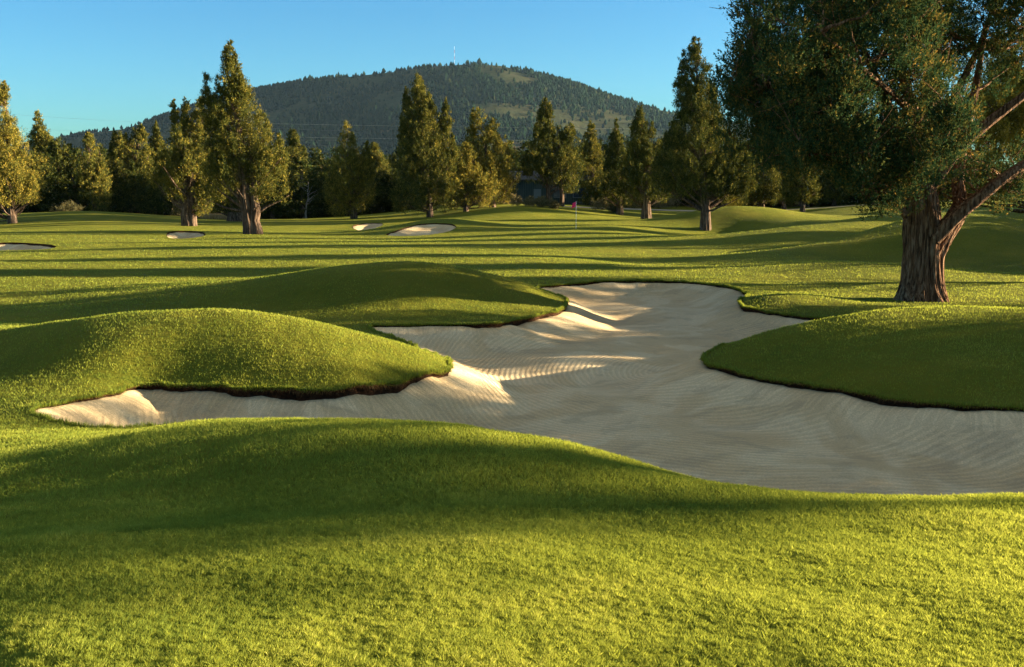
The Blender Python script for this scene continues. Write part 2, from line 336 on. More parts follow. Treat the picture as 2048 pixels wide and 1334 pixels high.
# sand and soil lips
fr_x, fr_y, fr_z, fr_n, fr_l = [], [], [], [], []
names = ['broad raked sand bunker winding between the grassy mounds','small pale sand bunker cut in the mound beside the green','tiny sand bunker left of the pale green-side bunker','small shadowed sand bunker between the left trees','flat shadowed sand bunker at the left edge']
for bi, b in enumerate(BUN):
    x0,x1,y0,y1 = b['bb']
    near = bi==0
    sel = (X>x0)&(X<x1)&(Y>y0)&(Y<y1)
    if near: SX, SY, sshape = X, Y, shp
    else:
        gx, gy = np.meshgrid(np.arange(x0,x1,.12), np.arange(y0,y1,.12), indexing='ij'); SX, SY, sshape = gx.ravel(), gy.ravel(), gx.shape
    Db, Sb, Lb = sdf(SX, SY, b)
    ii = np.arange(SX.size).reshape(sshape)
    qq = np.stack([ii[:-1,:-1], ii[:-1,1:], ii[1:,1:], ii[1:,:-1]], -1).reshape(-1,4)
    kq = qq[(Db[qq] < .12).all(1)]
    used, inv = np.unique(kq, return_inverse=True); kq = inv.reshape(kq.shape)
    if near: kq = kq[:, ::-1]
    else: kq = kq[:, ::-1]
    ux, uy, ud, us, ul = SX[used], SY[used], Db[used], Sb[used], Lb[used]
    z = sand_z(ux, uy, b, ud, ul)
    rk = np.hypot(ux-4.6, (uy-19.5)*.9)
    me = mesh_np('sand', np.c_[ux,uy,z], kq, SAND, True, {'dist': np.clip(-ud,0,5), 'arc': us, 'rake': rk})
    tag(link('sand', me), kind='structure', label=names[bi])
    # soil face under the turf lip
    p = b['p']; m_ = len(p)
    d = np.roll(p[:,:2],-1,0)-np.roll(p[:,:2],1,0); d /= np.linalg.norm(d,axis=1)[:,None]+1e-9
    nn = np.c_[-d[:,1], d[:,0]]
    ta = p[:,:2]; 
    inn = sdf((ta+nn*.05)[:,0], (ta+nn*.05)[:,1], b)[0]
    if np.median(inn) > 0: nn = -nn                     # nn points into the bunker
    rows = 7; VV = []
    zt = G(ta[:,0], ta[:,1]); zb = zt - p[:,2] - .012
    for r_ in range(rows):
        t = r_/(rows-1)
        off = (.022 - .055*math.sin(t*math.pi*.8)) + rng.normal(0,.008,m_)*(1 if 0<r_<rows-1 else 0)
        if r_==0: off = np.full(m_, -.02)
        q_ = ta + nn*np.asarray(off)[:,None] if np.ndim(off) else ta+nn*off
        zz = zt + .004 - (zt+.004-zb)*t
        VV.append(np.c_[q_, zz])
    VV = np.concatenate(VV)
    a = np.arange(m_); a2 = (a+1)%m_
    ff = np.concatenate([np.stack([r_*m_+a, r_*m_+a2, (r_+1)*m_+a2, (r_+1)*m_+a], -1) for r_ in range(rows-1)])
    tag(link('bunker_soil', mesh_np('bunker_soil', VV, ff, SOIL, False)), kind='structure', label='dark soil face under the turf lip of a bunker')
    if near:
        k = rng.integers(0, m_, 60000)
        lipk = p[k,2]; kk = k[rng.random(len(k)) < np.clip(lipk*7, .03, 1)]
        jit = rng.random(len(kk)); pp = ta[kk]*(1-jit[:,None])+ta[(kk+1)%m_]*jit[:,None] - nn[kk]*rng.uniform(-.012,.05,len(kk))[:,None]
        FR = (pp, nn[kk], p[kk,2])

# ------------------------------------------------------------------ grass blades (dense near, coarser with distance)
def blades(nb, r0, r1, seed):
    g = np.random.default_rng(seed)
    r_ = 1/g.uniform(1/r1, 1/r0, nb); a = g.uniform(R(-31), R(31), nb)
    x = r_*np.sin(a); y = r_*np.cos(a)
    d = sdf_all(x, y); k = d > .0
    return x[k], y[k], r_[k], d[k], g
x, y, r_, d, g = blades(2200000, 2.3, 95, 3); b2_ = blades(600000, 2.5, 6.5, 4); x, y, r_, d = [np.r_[p_, q_] for p_, q_ in zip((x,y,r_,d), b2_[:4])]
nb = len(x)
cl = .3*value_noise(x,y,.035,11)+.7*value_noise(x,y,.014,12)
mid_ = value_noise(x,y,.35,13); lo = value_noise(x,y,1.3,14); 
h = (.021+.00045*r_)*(.55+.9*cl)*g.uniform(.7,1.3,nb)*np.clip(1.25-r_/160,.5,1)
h = np.minimum(h, .085)
wd = np.maximum(.0015, r_*.00046)*g.uniform(.7,1.4,nb)
az = g.uniform(0, 2*math.pi, nb); lean = g.uniform(.1,.75,nb)
az2 = g.uniform(0, 2*math.pi, nb)
z = G(x,y) - .003
dx, dy = np.cos(az2)*wd*.5, np.sin(az2)*wd*.5
lx, ly = np.cos(az)*lean*h, np.sin(az)*lean*h
VV = np.empty((nb,4,3), dtype=np.float32)
VV[:,0] = np.c_[x-dx, y-dy, z]; VV[:,1] = np.c_[x+dx, y+dy, z]
VV[:,2] = np.c_[x+lx*.4+dx*.75, y+ly*.4+dy*.75, z+h*.6]; VV[:,3] = np.c_[x+lx, y+ly, z+h]
ff = np.arange(nb*4).reshape(nb,4)[:, [0,1,2,3]]
st_ = value_noise(x/2.6+50, y+50, .30, 15)*value_noise(x/2+50, y+50, .8, 16)  # sideways-stretched blotches: shade mottling put into the blade colour
tone = np.clip(.16-.55*np.clip(st_-.38,0,.5)+.42*mid_*.6+.30*lo*.6+.02+.28*g.random(nb)+.42*(cl-.5)+ (g.random(nb)<.02)*.2, 0, 1)
me = mesh_np('grass', VV.reshape(-1,3), ff, BLADE, False, {'tone': np.repeat(tone,4)})
tag(link('grass', me), 'short dense mown grass covering the fairway and mounds', 'grass', kind='stuff')
# ragged fringe hanging over the bunker edges
pp, nnk, lk = FR; nb = len(pp)
h = np.clip(lk*.55, .03, .10)*rng.uniform(.4,1.3,nb)
z = G(pp[:,0],pp[:,1]) + .002
wd = rng.uniform(.006,.014,nb); tx = -nnk[:,1]; ty = nnk[:,0]
out = rng.uniform(.015,.06,nb); dr = rng.uniform(-.2,1.,nb)
VV = np.empty((nb,3,3), dtype=np.float32)
VV[:,0] = np.c_[pp[:,0]-tx*wd/2, pp[:,1]-ty*wd/2, z]; VV[:,1] = np.c_[pp[:,0]+tx*wd/2, pp[:,1]+ty*wd/2, z]
VV[:,2] = np.c_[pp[:,0]+nnk[:,0]*out+rng.normal(0,.012,nb), pp[:,1]+nnk[:,1]*out+rng.normal(0,.012,nb), z-h*dr]
me = mesh_np('grass_fringe', VV.reshape(-1,3), np.arange(nb*3).reshape(nb,3), FRINGE, False, {'tone': np.repeat(rng.random(nb),3)})
tag(link('grass_fringe', me), 'brown ragged root fringe hanging over the bunker lips', 'grass', kind='stuff')

g = np.random.default_rng(31); k = g.integers(0, len(BUN[0]['p']), 70000); bp_ = BUN[0]['p']; pa = bp_[k,:2]+(np.roll(bp_,-1,0)[k,:2]-bp_[k,:2])*g.random((len(k),1))
d_ = np.roll(bp_[:,:2],-1,0)-np.roll(bp_[:,:2],1,0); d_ /= np.linalg.norm(d_,axis=1)[:,None]; nrm = np.c_[-d_[:,1],d_[:,0]]
if np.median(sdf((bp_[:,:2]+nrm*.05)[:,0],(bp_[:,:2]+nrm*.05)[:,1],BUN[0])[0])>0: nrm = -nrm
nk = nrm[k]; pa = pa-nk*g.uniform(-.015,.05,len(k))[:,None]; hh = g.uniform(.025,.06,len(k))*(.5+value_noise(pa[:,0],pa[:,1],.12,77)*1.3); wv = np.maximum(.003,pa[:,1]*.0004)
z = G(pa[:,0],pa[:,1]); az = g.uniform(0,6.28,len(k)); ou = g.uniform(-.2,1.4,len(k))*hh
VV = np.empty((len(k),3,3)); VV[:,0] = np.c_[pa[:,0]-np.cos(az)*wv, pa[:,1]-np.sin(az)*wv, z-.005]; VV[:,1] = np.c_[pa[:,0]+np.cos(az)*wv, pa[:,1]+np.sin(az)*wv, z-.005]
VV[:,2] = np.c_[pa[:,0]+nk[:,0]*ou, pa[:,1]+nk[:,1]*ou, z+hh*(1-.9*np.clip(ou/hh,0,1.2)**2)]
me = mesh_np('edge_grass', VV.reshape(-1,3), np.arange(len(k)*3).reshape(-1,3), BLADE, False, {'tone': np.repeat(np.clip(g.normal(.35,.2,len(k)),0,1),3)})
tag(link('edge_grass', me), 'longer uneven grass along the rims of the raked bunker', 'grass', kind='stuff')

# ------------------------------------------------------------------ trees
def unit(a): return a/(np.linalg.norm(a, axis=-1, keepdims=True)+1e-9)
def leaves(base, axis, ln, mper, L, W, g, spread=.22):
    """m leaves per tuft"""
    n_ = len(base); B = np.repeat(base, mper, 0); Ax = np.repeat(axis, mper, 0); LN = np.repeat(ln, mper)
    t = g.random(len(B))**.8
    rd = unit(np.cross(Ax, g.normal(size=B.shape)))
    p = B + Ax*(t*LN)[:,None] + rd*((1-.75*t)*spread*LN*g.random(len(B)))[:,None]
    dr = unit(Ax*.9 + rd*.7 + g.normal(size=B.shape)*.35)
    sd = unit(np.cross(dr, g.normal(size=B.shape)))
    l = L*g.uniform(.6,1.4,len(B))[:,None]; w_ = W*g.uniform(.6,1.4,len(B))[:,None]
    v = np.empty((len(B),4,3), dtype=np.float32)
    v[:,0] = p - dr*l*.3; v[:,1] = p + sd*w_*.5 + dr*l*.15; v[:,2] = p + dr*l*.7; v[:,3] = p - sd*w_*.5 + dr*l*.15
    return v
def tube(path, rad, seg=8, ridge=0., g=None, nr=5):
    path = np.array(path, float); rad = np.array(rad, float); n_ = len(path)
    tan = unit(np.gradient(path, axis=0)); up = np.array([0,1.,0.05]); a = unit(np.cross(tan, up)); b = unit(np.cross(tan, a))
    ang = np.linspace(0, 2*math.pi, seg, endpoint=False)
    ph = g.random()*6 if g is not None else 0
    s = np.arange(n_)/max(1,n_-1)
    rm = 1 + ridge*(np.sin(ang[None]*nr+ph+s[:,None]*1.5) + .6*np.sin(ang[None]*(nr*2+1)+ph*2+s[:,None]*3))
    v = path[:,None]+ (a[:,None]*np.cos(ang)[None,:,None]+b[:,None]*np.sin(ang)[None,:,None])*(rad[:,None]*rm)[:,:,None]
    v = v.reshape(-1,3); i = np.arange(n_-1)[:,None]*seg; j = np.arange(seg)[None]; j2 = (j+1)%seg
    f = np.stack([i+j, i+j2, i+seg+j2, i+seg+j], -1).reshape(-1,4)
    v = np.r_[v, path[-1:]]
    k = (n_-1)*seg; cap = np.c_[k+np.arange(seg), k+(np.arange(seg)+1)%seg, np.full(seg, n_*seg)]
    return v, f, cap
class Acc:
    def __init__(s): s.v=[]; s.q=[]; s.t=[]; s.n=0
    def add(s, v, f, c=None):
        s.v.append(v); s.q.append(f+s.n)
        if c is not None: s.t.append(c+s.n)
        s.n += len(v)
    def mesh(s, name, mat, smooth=True):
        return mesh_np(name, np.concatenate(s.v), [np.concatenate(s.q)]+([np.concatenate(s.t)] if s.t else []), mat, smooth)
def bez(p0, p1, sag, n_=7, g=None, wob=0.):
    p0 = np.array(p0,float); p1 = np.array(p1,float); t = np.linspace(0,1,n_)[:,None]
    mid = (p0+p1)/2 + np.array([0,0,sag])
    p = (1-t)**2*p0+2*t*(1-t)*mid+t*t*p1
    if g is not None and wob: p[1:-1] += g.normal(0,wob,(n_-2,3))
    return p

def build_crown(lobes, leafL, leafW, g, dens=1., clump=None, toned=0., droop=0., lnf=1.):
    """lobes: (x,y,zbot,ztop,R,power,peak) in the tree's own frame"""
    V_, T_, centres = [], [], []
    for (lx, ly, zb, zt, Rr, pw, pk) in lobes:
        Hh = zt-zb; rc = clump or np.clip(.22*Rr, .20, .60)
        nK = int(max(10, dens*3.1*Rr*Hh/(rc*rc)))
        t = g.random(nK*3)
        prof = np.where(t<pk, .58+.42*np.clip(t/pk,0,1), np.clip((1-t)/(1-pk),0,1)**pw)
        k = g.random(nK*3) < (prof*.85+.15); t = t[k][:nK]; prof = prof[k][:nK]
        nK = len(t); az = g.uniform(0,2*math.pi,nK)
        rad = Rr*prof*g.uniform(.78,1.22,nK)*np.clip(1+.22*np.sin(az*2+t*5+g.random()*6)+.16*np.sin(az*5+t*13), .5, 1.5)
        q_ = np.where(g.random(nK)<.28, g.uniform(.15,.6,nK), g.uniform(.66,1.04,nK))
        cx = lx+np.cos(az)*rad*q_; cy = ly+np.sin(az)*rad*q_; cz = zb+t*Hh
        cen = np.c_[cx,cy,cz]; centres.append(np.c_[cen, q_])
        nt = 11
        rcs = rc*g.uniform(.6,1.25,nK)*(.55+.45*(1-t))
        off = unit(g.normal(size=(nK,nt,3)))*(g.random((nK,nt,1))**.45)*rcs[:,None,None]
        base = (cen[:,None]+off*np.array([1,1,.8])).reshape(-1,3)
        outw = unit(np.c_[cx-lx, cy-ly, np.zeros(nK)])
        upv = 1.25+.6*np.repeat(t,nt)-droop
        ax = unit(np.repeat(outw,nt,0)*.55 + np.c_[np.zeros(nK*nt),np.zeros(nK*nt),upv] + off.reshape(-1,3)/rc*.55 + g.normal(size=(nK*nt,3))*.22)
        ln = lnf*np.repeat(rcs,nt)*g.uniform(.8,2.0,nK*nt)
        mper = int(max(4, dens*.55*(rc*rc*.9)/(leafL*leafW*.5)/nt*2.3))
        v = leaves(base, ax, ln, mper, leafL, leafW, g)
        tn = np.repeat(np.clip(.22+toned+.35*g.random(nK),0,1), nt*mper) + g.normal(0,.13,nK*nt*mper) + np.repeat(g.normal(0,.15,nK*nt), mper)
        V_.append(v); T_.append(np.clip(tn,0,1))
    v = np.concatenate(V_); t = np.concatenate(T_)
    return v.reshape(-1,3), np.arange(len(v)*4).reshape(-1,4), np.repeat(t,4), np.concatenate(centres)

def make_tree(px, pyb, Y, lobes, label, trunk=.35, stems=None, seed=0, dens=1., toned=0., bare=.3, group='junipers standing along the fairway', name='juniper_tree', zlow=.55):
    """lobes measured in photo pixels at this depth: (px, py_top, py_bottom, half width px, power, peak[, dY])"""
    g = np.random.default_rng(1000+seed)
    x0 = ray(px, pyb)[0]*Y; z0 = float(G(x0, Y)); k = Y/F
    root = link(name, None); root.location = (x0, Y, z0-.02); tag(root, label, 'tree', group)
    L = []
    for l in lobes:
        a = ray(l[0], (l[1]+l[2])/2)[0]*Y - x0
        zt = H+ray(l[0], l[1])[1]*Y - z0; zb = H+ray(l[0], l[2]+6)[1]*Y - z0
        L.append((a, (l[6] if len(l)>6 else g.uniform(-.3,.3)*l[3]*k), zb, zt, l[3]*k*1.06, l[4], l[5]))
    s = np.clip(Y/100, .6, 1.5)
    for l in list(L):                                  # ragged side tufts and leaders
        for _ in range(6):
            a_ = g.uniform(0,6.28); t_ = g.uniform(.15,.9); rr2 = l[4]*g.uniform(.14,.32); q_ = l[4]*(1-t_*.8)*g.uniform(.7,1.)+.1; hh_ = rr2*g.uniform(2.5,6.)
            zc_ = l[2]+(l[3]-l[2])*t_; L.append((l[0]+q_*math.cos(a_), l[1]+q_*math.sin(a_), zc_-hh_*.4, min(zc_+hh_*.6, l[3]*1.01), rr2, .9, .35))
    v, f, t, cen = build_crown(L, .14*s, .048*s, g, dens, None, toned)
    link('crown', mesh_np('crown', v, f, FOL, False, {'tone': t}), root)
    ac = Acc()
    top = max(L, key=lambda l: l[3]); zmax = top[3]; zl = min(l[2] for l in L)
    axis_pt = lambda z: np.array([top[0]*min(1,z/zmax)**1.3, top[1]*min(1,z/zmax), z])
    for (sx, rr_, lean, hh) in (stems or [(0, trunk, 0., zmax*.93)]):
        zz = np.linspace(-.25, 1, 14)
        path = [np.array([sx+lean*max(0,q)*hh, 0, 0]) + (axis_pt(max(0,q)*hh) if q>0 else np.array([0,0,q])) for q in zz]
        rad = [rr_*(1.2 if q<=0 else (1.2-.2*min(1,q/.10))*(1-.93*q)) for q in zz]
        path = np.array(path); path[4:] += g.normal(0,.07,(len(path)-4,3))*[1,1,0]
        ac.add(*tube(path, rad, 44, .07, g, 7))
    br = ac
    pick = g.permutation(len(cen))[:int(min(90, 26+len(cen)*.18))]
    for i in pick:
        c_ = cen[i]; z1 = c_[2]; dd = math.hypot(c_[0],c_[1]); zs = max(zl*zlow+.4, z1-dd*.8-.3)
        zs = min(zs, zmax*.85); p0 = axis_pt(zs); r0 = np.clip(.035+.018*dd, .03, .13)*trunk/.35
        br.add(*tube(bez(p0, c_[:3], -.12*dd, 6, g, .06), np.linspace(r0, .012, 6), 5))
    link('trunk', br.mesh('trunk', BARK), root)
    return root

T = {}
T['left'] = make_tree(25,450,100,[(2,165,330,34,1.1,.3),(28,235,408,48,.8,.35),(-25,240,400,50,.8,.4),(45,300,405,32,.8,.4),(-45,330,440,30,.8,.5)],'golden sunlit juniper cut off by the left edge of the picture, slim leaning trunk',.36,seed=1,toned=.22)
T['a'] = make_tree(82,432,142,[(78,222,300,18,.9,.3),(92,262,300,14,.7,.4),(84,280,425,38,.6,.4)],'slim pointed juniper rising above dark bushes right of the left edge tree',.3,seed=2,toned=.12)
T['b'] = make_tree(132,434,132,[(128,283,425,46,.55,.4),(110,310,432,34,.6,.4)],'low broad dark juniper, rounded top, left of the pale mound crest',.3,seed=3,toned=-.1)
T['c'] = make_tree(190,430,128,[(186,268,400,26,.7,.35),(200,320,420,20,.7,.4)],'small gold-topped juniper behind the crest of the left mound',.3,seed=4,toned=.12)
T['d'] = make_tree(262,432,134,[(245,268,420,34,.7,.35),(275,252,400,32,.7,.35),(232,262,340,12,.8,.4),(296,290,430,30,.6,.4)],'wide juniper with a feathery golden top left of the twisted trunk tree',.34,seed=5,toned=.1)
T['d2'] = make_tree(318,436,138,[(314,244,330,14,.9,.3),(322,290,430,30,.6,.4)],'thin leaning juniper tip just left of the three spired juniper',.3,seed=6,toned=.05)
T['e'] = make_tree(378,452,95,[(352,196,330,10,1.1,.4),(371,192,330,13,1.,.4),(402,198,340,26,.8,.4),(375,235,395,46,.7,.45),(335,300,372,34,.6,.5),(420,300,400,26,.6,.5),(350,345,395,22,.6,.5),(408,360,425,18,.6,.5)],'juniper with three small spires and a thick reddish split trunk',.62,stems=[(-.12,.5,-.01,8.),(.3,.42,.03,6.5)],seed=7,toned=.12,dens=.85)
T['f0'] = make_tree(472,446,108,[(470,270,420,34,.7,.4),(440,300,420,26,.7,.4)],'dark trunked juniper half hidden behind the tallest left juniper',.8,seed=8,toned=-.1)
T['f'] = make_tree(506,468,78,[(460,82,200,20,1.1,.35),(474,108,230,22,1.0,.4),(413,148,240,11,1.2,.35),(437,146,260,13,1.2,.35),(426,195,290,22,.9,.4),(480,150,330,46,.8,.4),(462,220,380,50,.7,.45),(525,215,370,32,.8,.4),(542,300,400,34,.6,.5),(440,290,400,34,.7,.5),(558,268,350,14,.9,.4)],'tallest left juniper, ragged spires and twin fluted trunks on the fairway',.6,stems=[(-.22,.48,-.012,13.5),(.28,.42,.03,8.)],seed=9,toned=.08)
T['g'] = make_tree(592,434,148,[(585,262,420,26,.7,.35),(603,290,420,18,.7,.35)],'narrow juniper just right of the tallest left juniper',.3,seed=10,toned=.0)
T['h'] = make_tree(708,437,115,[(695,247,400,30,.75,.35),(715,300,425,40,.6,.45),(735,285,380,14,.8,.4),(680,320,430,28,.6,.4)],'egg shaped juniper glowing rusty gold, centre left of the hill foot',.36,seed=11,toned=.22)
T['h2'] = make_tree(752,434,140,[(748,288,330,16,.7,.4),(760,310,425,26,.6,.4)],'small juniper peeping out behind the rusty gold egg shaped one',.3,seed=12,toned=.1)
T['i'] = make_tree(860,434,108,[(836,148,300,32,.8,.35),(858,185,330,28,.8,.35),(812,175,320,16,.9,.35),(892,196,270,9,1.,.4),(850,215,400,48,.6,.45),(825,290,420,42,.6,.5),(885,240,420,30,.7,.5),(905,268,330,9,.9,.4)],'tall bushy juniper in front of the hill, pale trunk above the small bunker',.32,seed=13,toned=.05)
T['j'] = make_tree(985,416,116,[(958,214,370,32,.7,.35),(985,240,400,38,.65,.4),(1010,290,400,26,.6,.45),(955,300,405,32,.6,.5)],'rounded golden juniper right of the tall bushy one',.34,seed=14,toned=.22)
T['j2'] = make_tree(932,422,110,[(932,285,405,24,.6,.5),(915,320,415,24,.6,.5),(960,340,410,30,.6,.5)],'low straggly gold juniper with dead twigs before the rounded golden one',.26,seed=15,toned=.25,dens=.8)
T['k'] = make_tree(1098,422,118,[(1090,198,330,26,.85,.35),(1085,240,365,38,.7,.45),(1120,255,370,34,.7,.45),(1140,250,380,24,.7,.4)],'pointed juniper above the flag, two pale bare lower trunks',.3,stems=[(0,.3,0,12.),(1.5,.27,-.02,9.)],seed=16,toned=.0)
T['l'] = make_tree(1186,424,126,[(1180,243,330,16,.9,.35),(1186,280,410,30,.7,.4)],'slender juniper with golden flank just right of the flag',.28,seed=17,toned=.12)
T['m'] = make_tree(1240,432,108,[(1232,240,330,14,.9,.35),(1228,285,400,30,.7,.45),(1250,300,410,34,.7,.45)],'dark juniper with a short black trunk, left of the twin pale trunked one',.34,seed=18,toned=-.08)
T['n'] = make_tree(1293,434,105,[(1275,214,330,20,.9,.35),(1290,245,400,34,.75,.45),(1318,280,400,30,.7,.45),(1265,290,400,28,.7,.45)],'juniper with stout grey trunk and sunlit shoulder left of the tall one',.48,seed=19,toned=-.02)
T['o'] = make_tree(1411,458,87,[(1385,78,220,24,1.,.35),(1366,100,230,16,1.,.4),(1405,120,260,26,.9,.4),(1425,160,280,18,.9,.4),(1390,170,380,58,.6,.5),(1350,240,390,40,.7,.5),(1440,260,390,48,.6,.5),(1480,300,385,30,.6,.5),(1330,300,380,24,.7,.5),(1430,340,400,40,.5,.5)],'tall juniper on a single reddish trunk at the foot of the right mounds',.42,seed=20,toned=-.02)
k = 0
for (px, pyb, Y, top, hw, lab) in [(1525,420,118,318,34,'dark juniper just right of the tall reddish trunked one'),(1568,424,122,322,30,'juniper beyond the round mound with gold upper foliage'),(1605,422,112,318,34,'small spreading juniper with forked dark trunk on the far slope'),(1668,408,128,300,30,'far juniper with thin pale trunk high on the right slope'),(1720,404,135,300,32,'far dark juniper seen under the great juniper boughs')]:
    k += 1
    T['q%d'%k] = make_tree(px,pyb,Y,[(px,top,400,hw,.6,.5),(px-18,top+25,400,hw*.7,.6,.5),(px+15,top+20,402,hw*.7,.6,.5)],lab,.26,seed=30+k,toned=.06)
T['r'] = make_tree(2160,440,44,[(2090,30,300,90,.5,.5),(1995,100,310,60,.5,.5),(1950,190,398,62,.4,.5),(2045,150,398,90,.4,.5),(1920,330,400,35,.5,.5),(2150,150,396,80,.5,.5)],'sunlit golden juniper behind the great juniper at the right edge',.3,seed=41,toned=.45,dens=1.35,zlow=.95)

def copy_tree(src, x, y, sc_, rot, label=None, group=None, zs=1.):
    r = src.copy(); C.objects.link(r)
    for ch in list(src.children):
        c_ = ch.copy(); C.objects.link(c_); c_.parent = r
    r.location = (x, y, float(G(x,y))-.02); r.scale = (sc_, sc_, sc_*zs); r.rotation_euler = (0,0,rot)
    if label: r['label'] = label
    if group: r['group'] = group
    return r
# dark background row behind the fairway junipers
g = np.random.default_rng(5)
def metric_tree(x, y, lobes, label, seed, trunk=.3, toned=0., dens=1.):
    """lobes: (dx, dy, zbot, ztop, R, power, peak), heights above the fairway datum"""
    g = np.random.default_rng(seed); z0 = float(G(x,y))
    root = link('juniper_tree', None); root.location = (x,y,z0-.02); tag(root, label, 'tree', 'junipers beyond the right edge of the picture')
    v, f, t, cen = build_crown([(l[0],l[1],l[2]-z0,l[3]-z0,l[4],l[5],l[6]) for l in lobes], .20, .085, g, dens, None, toned)
    link('crown', mesh_np('crown', v, f, FOL, False, {'tone': t}), root)
    top = max(l[3] for l in lobes)-z0; ac = Acc(); zz = np.linspace(-.1,.95,10)
    ac.add(*tube(np.c_[g.normal(0,.05,10),g.normal(0,.05,10),zz*top], trunk*(1.3-1.2*np.clip(zz,0,1)), 16, .09, g))
    for i in g.permutation(len(cen))[:60]:
        c_ = cen[i]; dd = math.hypot(c_[0],c_[1]); zs = float(np.clip(c_[2]-dd*.5, .8, top*.85)); ac.add(*tube(bez((0,0,zs), c_[:3], -.1*dd, 6, g, .05), np.linspace(.07,.012,6), 5))
    link('trunk', ac.mesh('trunk', BARK), root); return root
FILLLAB = 'dark juniper crowding the shaded tree line behind the fairway junipers'; FILLGRP = 'dark junipers of the back tree line'
def proto(lobes, seed, x, y):
    t = metric_tree(x, y, lobes, FILLLAB, seed, .28, -.16); t['group'] = FILLGRP; return t
rows_ = []
for i, px in enumerate(range(-40, 1900, 24)):
    rows_.append((px+g.uniform(-12,12), g.uniform(150,190), g.uniform(9.,12.) , g.uniform(1.5,2.0)))
    if not (1005<px<1165): rows_.append((px+g.uniform(-10,10), g.uniform(128,146), g.uniform(5.5,8.4), g.uniform(1.1,1.6)))
protos = [proto([(0,0,.3,9.5,2.6,.7,.35),(1.3,.4,.3,7.5,1.7,.6,.4),(-1.4,-.3,.2,7.5,2.1,.5,.4)], 601, -48, 170), proto([(0,0,.2,10,2.3,.85,.3),(1.1,-.5,.4,6.5,1.8,.6,.4)], 602, -20, 172), proto([(-.5,0,.2,9,2.4,.6,.4),(1.6,.5,.2,8.2,1.8,.7,.4),(.3,-1.,.2,6.,2.,.6,.4)], 603, 10, 168)]
for i, (px, Y, h_, w_) in enumerate(rows_):
    copy_tree(protos[i%3], (px-1024)/F*Y, Y, w_, g.uniform(0,6.28), FILLLAB, FILLGRP, h_/9.6/w_)

OFFLAB = 'juniper standing out beyond the right edge, casting a long shadow'
metric_tree(52,14.8,[(0,0,9.4,17,2.7,.5,.3),(0,-1.8,9.9,14,1.2,.5,.3),(.5,1.5,9.2,16,1.5,.5,.3)],OFFLAB,501,.3,0.,.22)
metric_tree(54,13.6,[(0,0,10.2,14,1.9,.5,.3),(.6,1.0,10.1,13.,1.,.5,.4),(-.5,-1.2,10.5,12,.7,.5,.4)],OFFLAB,502,.25,0.,.2)
metric_tree(35,37.6,[(0,0,4.7,8.5,2.4,.4,.3),(0,1.6,4.9,8,1.6,.4,.3),(0,-3.2,4.7,6.6,1.9,.3,.4)],OFFLAB,503)
BL = metric_tree(98,158,[(0,0,2.8,10,3.2,.18,.3),(1.5,1,.4,9.2,2.,.2,.3),(-1.5,-1,.4,9.4,2.,.2,.3)],OFFLAB,510,.5)
TL = metric_tree(92,152,[(0,0,.4,14.8,1.9,.45,.3),(.6,.7,2.,13,1.4,.4,.3)],OFFLAB,511,.4)
def low(x, y, top, rad, key='b'):
    z0 = float(G(x,y))
    if top<8.8: return copy_tree(BL, x, y, rad/3.4, x*1.7+y, OFFLAB, 'junipers beyond the right edge of the picture', ((top-z0)/(10.1-float(G(98,158))))/(rad/3.4))
    return copy_tree(TL, x, y, rad/2.1, x*1.7+y, OFFLAB, 'junipers beyond the right edge of the picture', ((top-z0)/(14.9-float(G(92,152))))/(rad/2.1))
TREES = [(25,9.7,5.0,1.6),(27,11.2,5.1,1.9),(25,12.7,5.3,2.0),(27,14.2,5.2,1.8),(26,16.0,3.5,1.5),(27,17.6,3.25,1.5),(26,19.2,3.2,1.4),
 (30,20.0,6.6,1.8),(31,21.6,6.9,1.9)]
for y_ in np.arange(36.0, 47, 2.6): TREES.append((37+(y_-36)*.30+2*math.sin(y_*3), y_, 5.0+.022*(y_-36)+.4*math.sin(y_*5)-(.75 if y_>44 else 0), 2.2))
for y_ in np.arange(48.0, 82, 2.7): TREES.append((38+(y_-48)*.45+1.5*math.sin(y_*3), y_, 4.0+.02*(y_-48)+.35*math.sin(y_*5), 2.1))
for t_ in [(56,45.5,15.,2.3),(54,56.,14.5,2.6),(62,63.,15.,2.2),(66,70.,15.,2.4),(64,77,15.,2.4),(72,90.,15.,3.),(74,105,15,3.),(80,114,15,3.),(82,122,14,2.6),(84,130,15,3.)]: TREES.append(t_)
for i, (x, y, top_, rad_) in enumerate(TREES): low(x, y+.193*x, top_, rad_, 'b' if top_<8.5 else 'h')

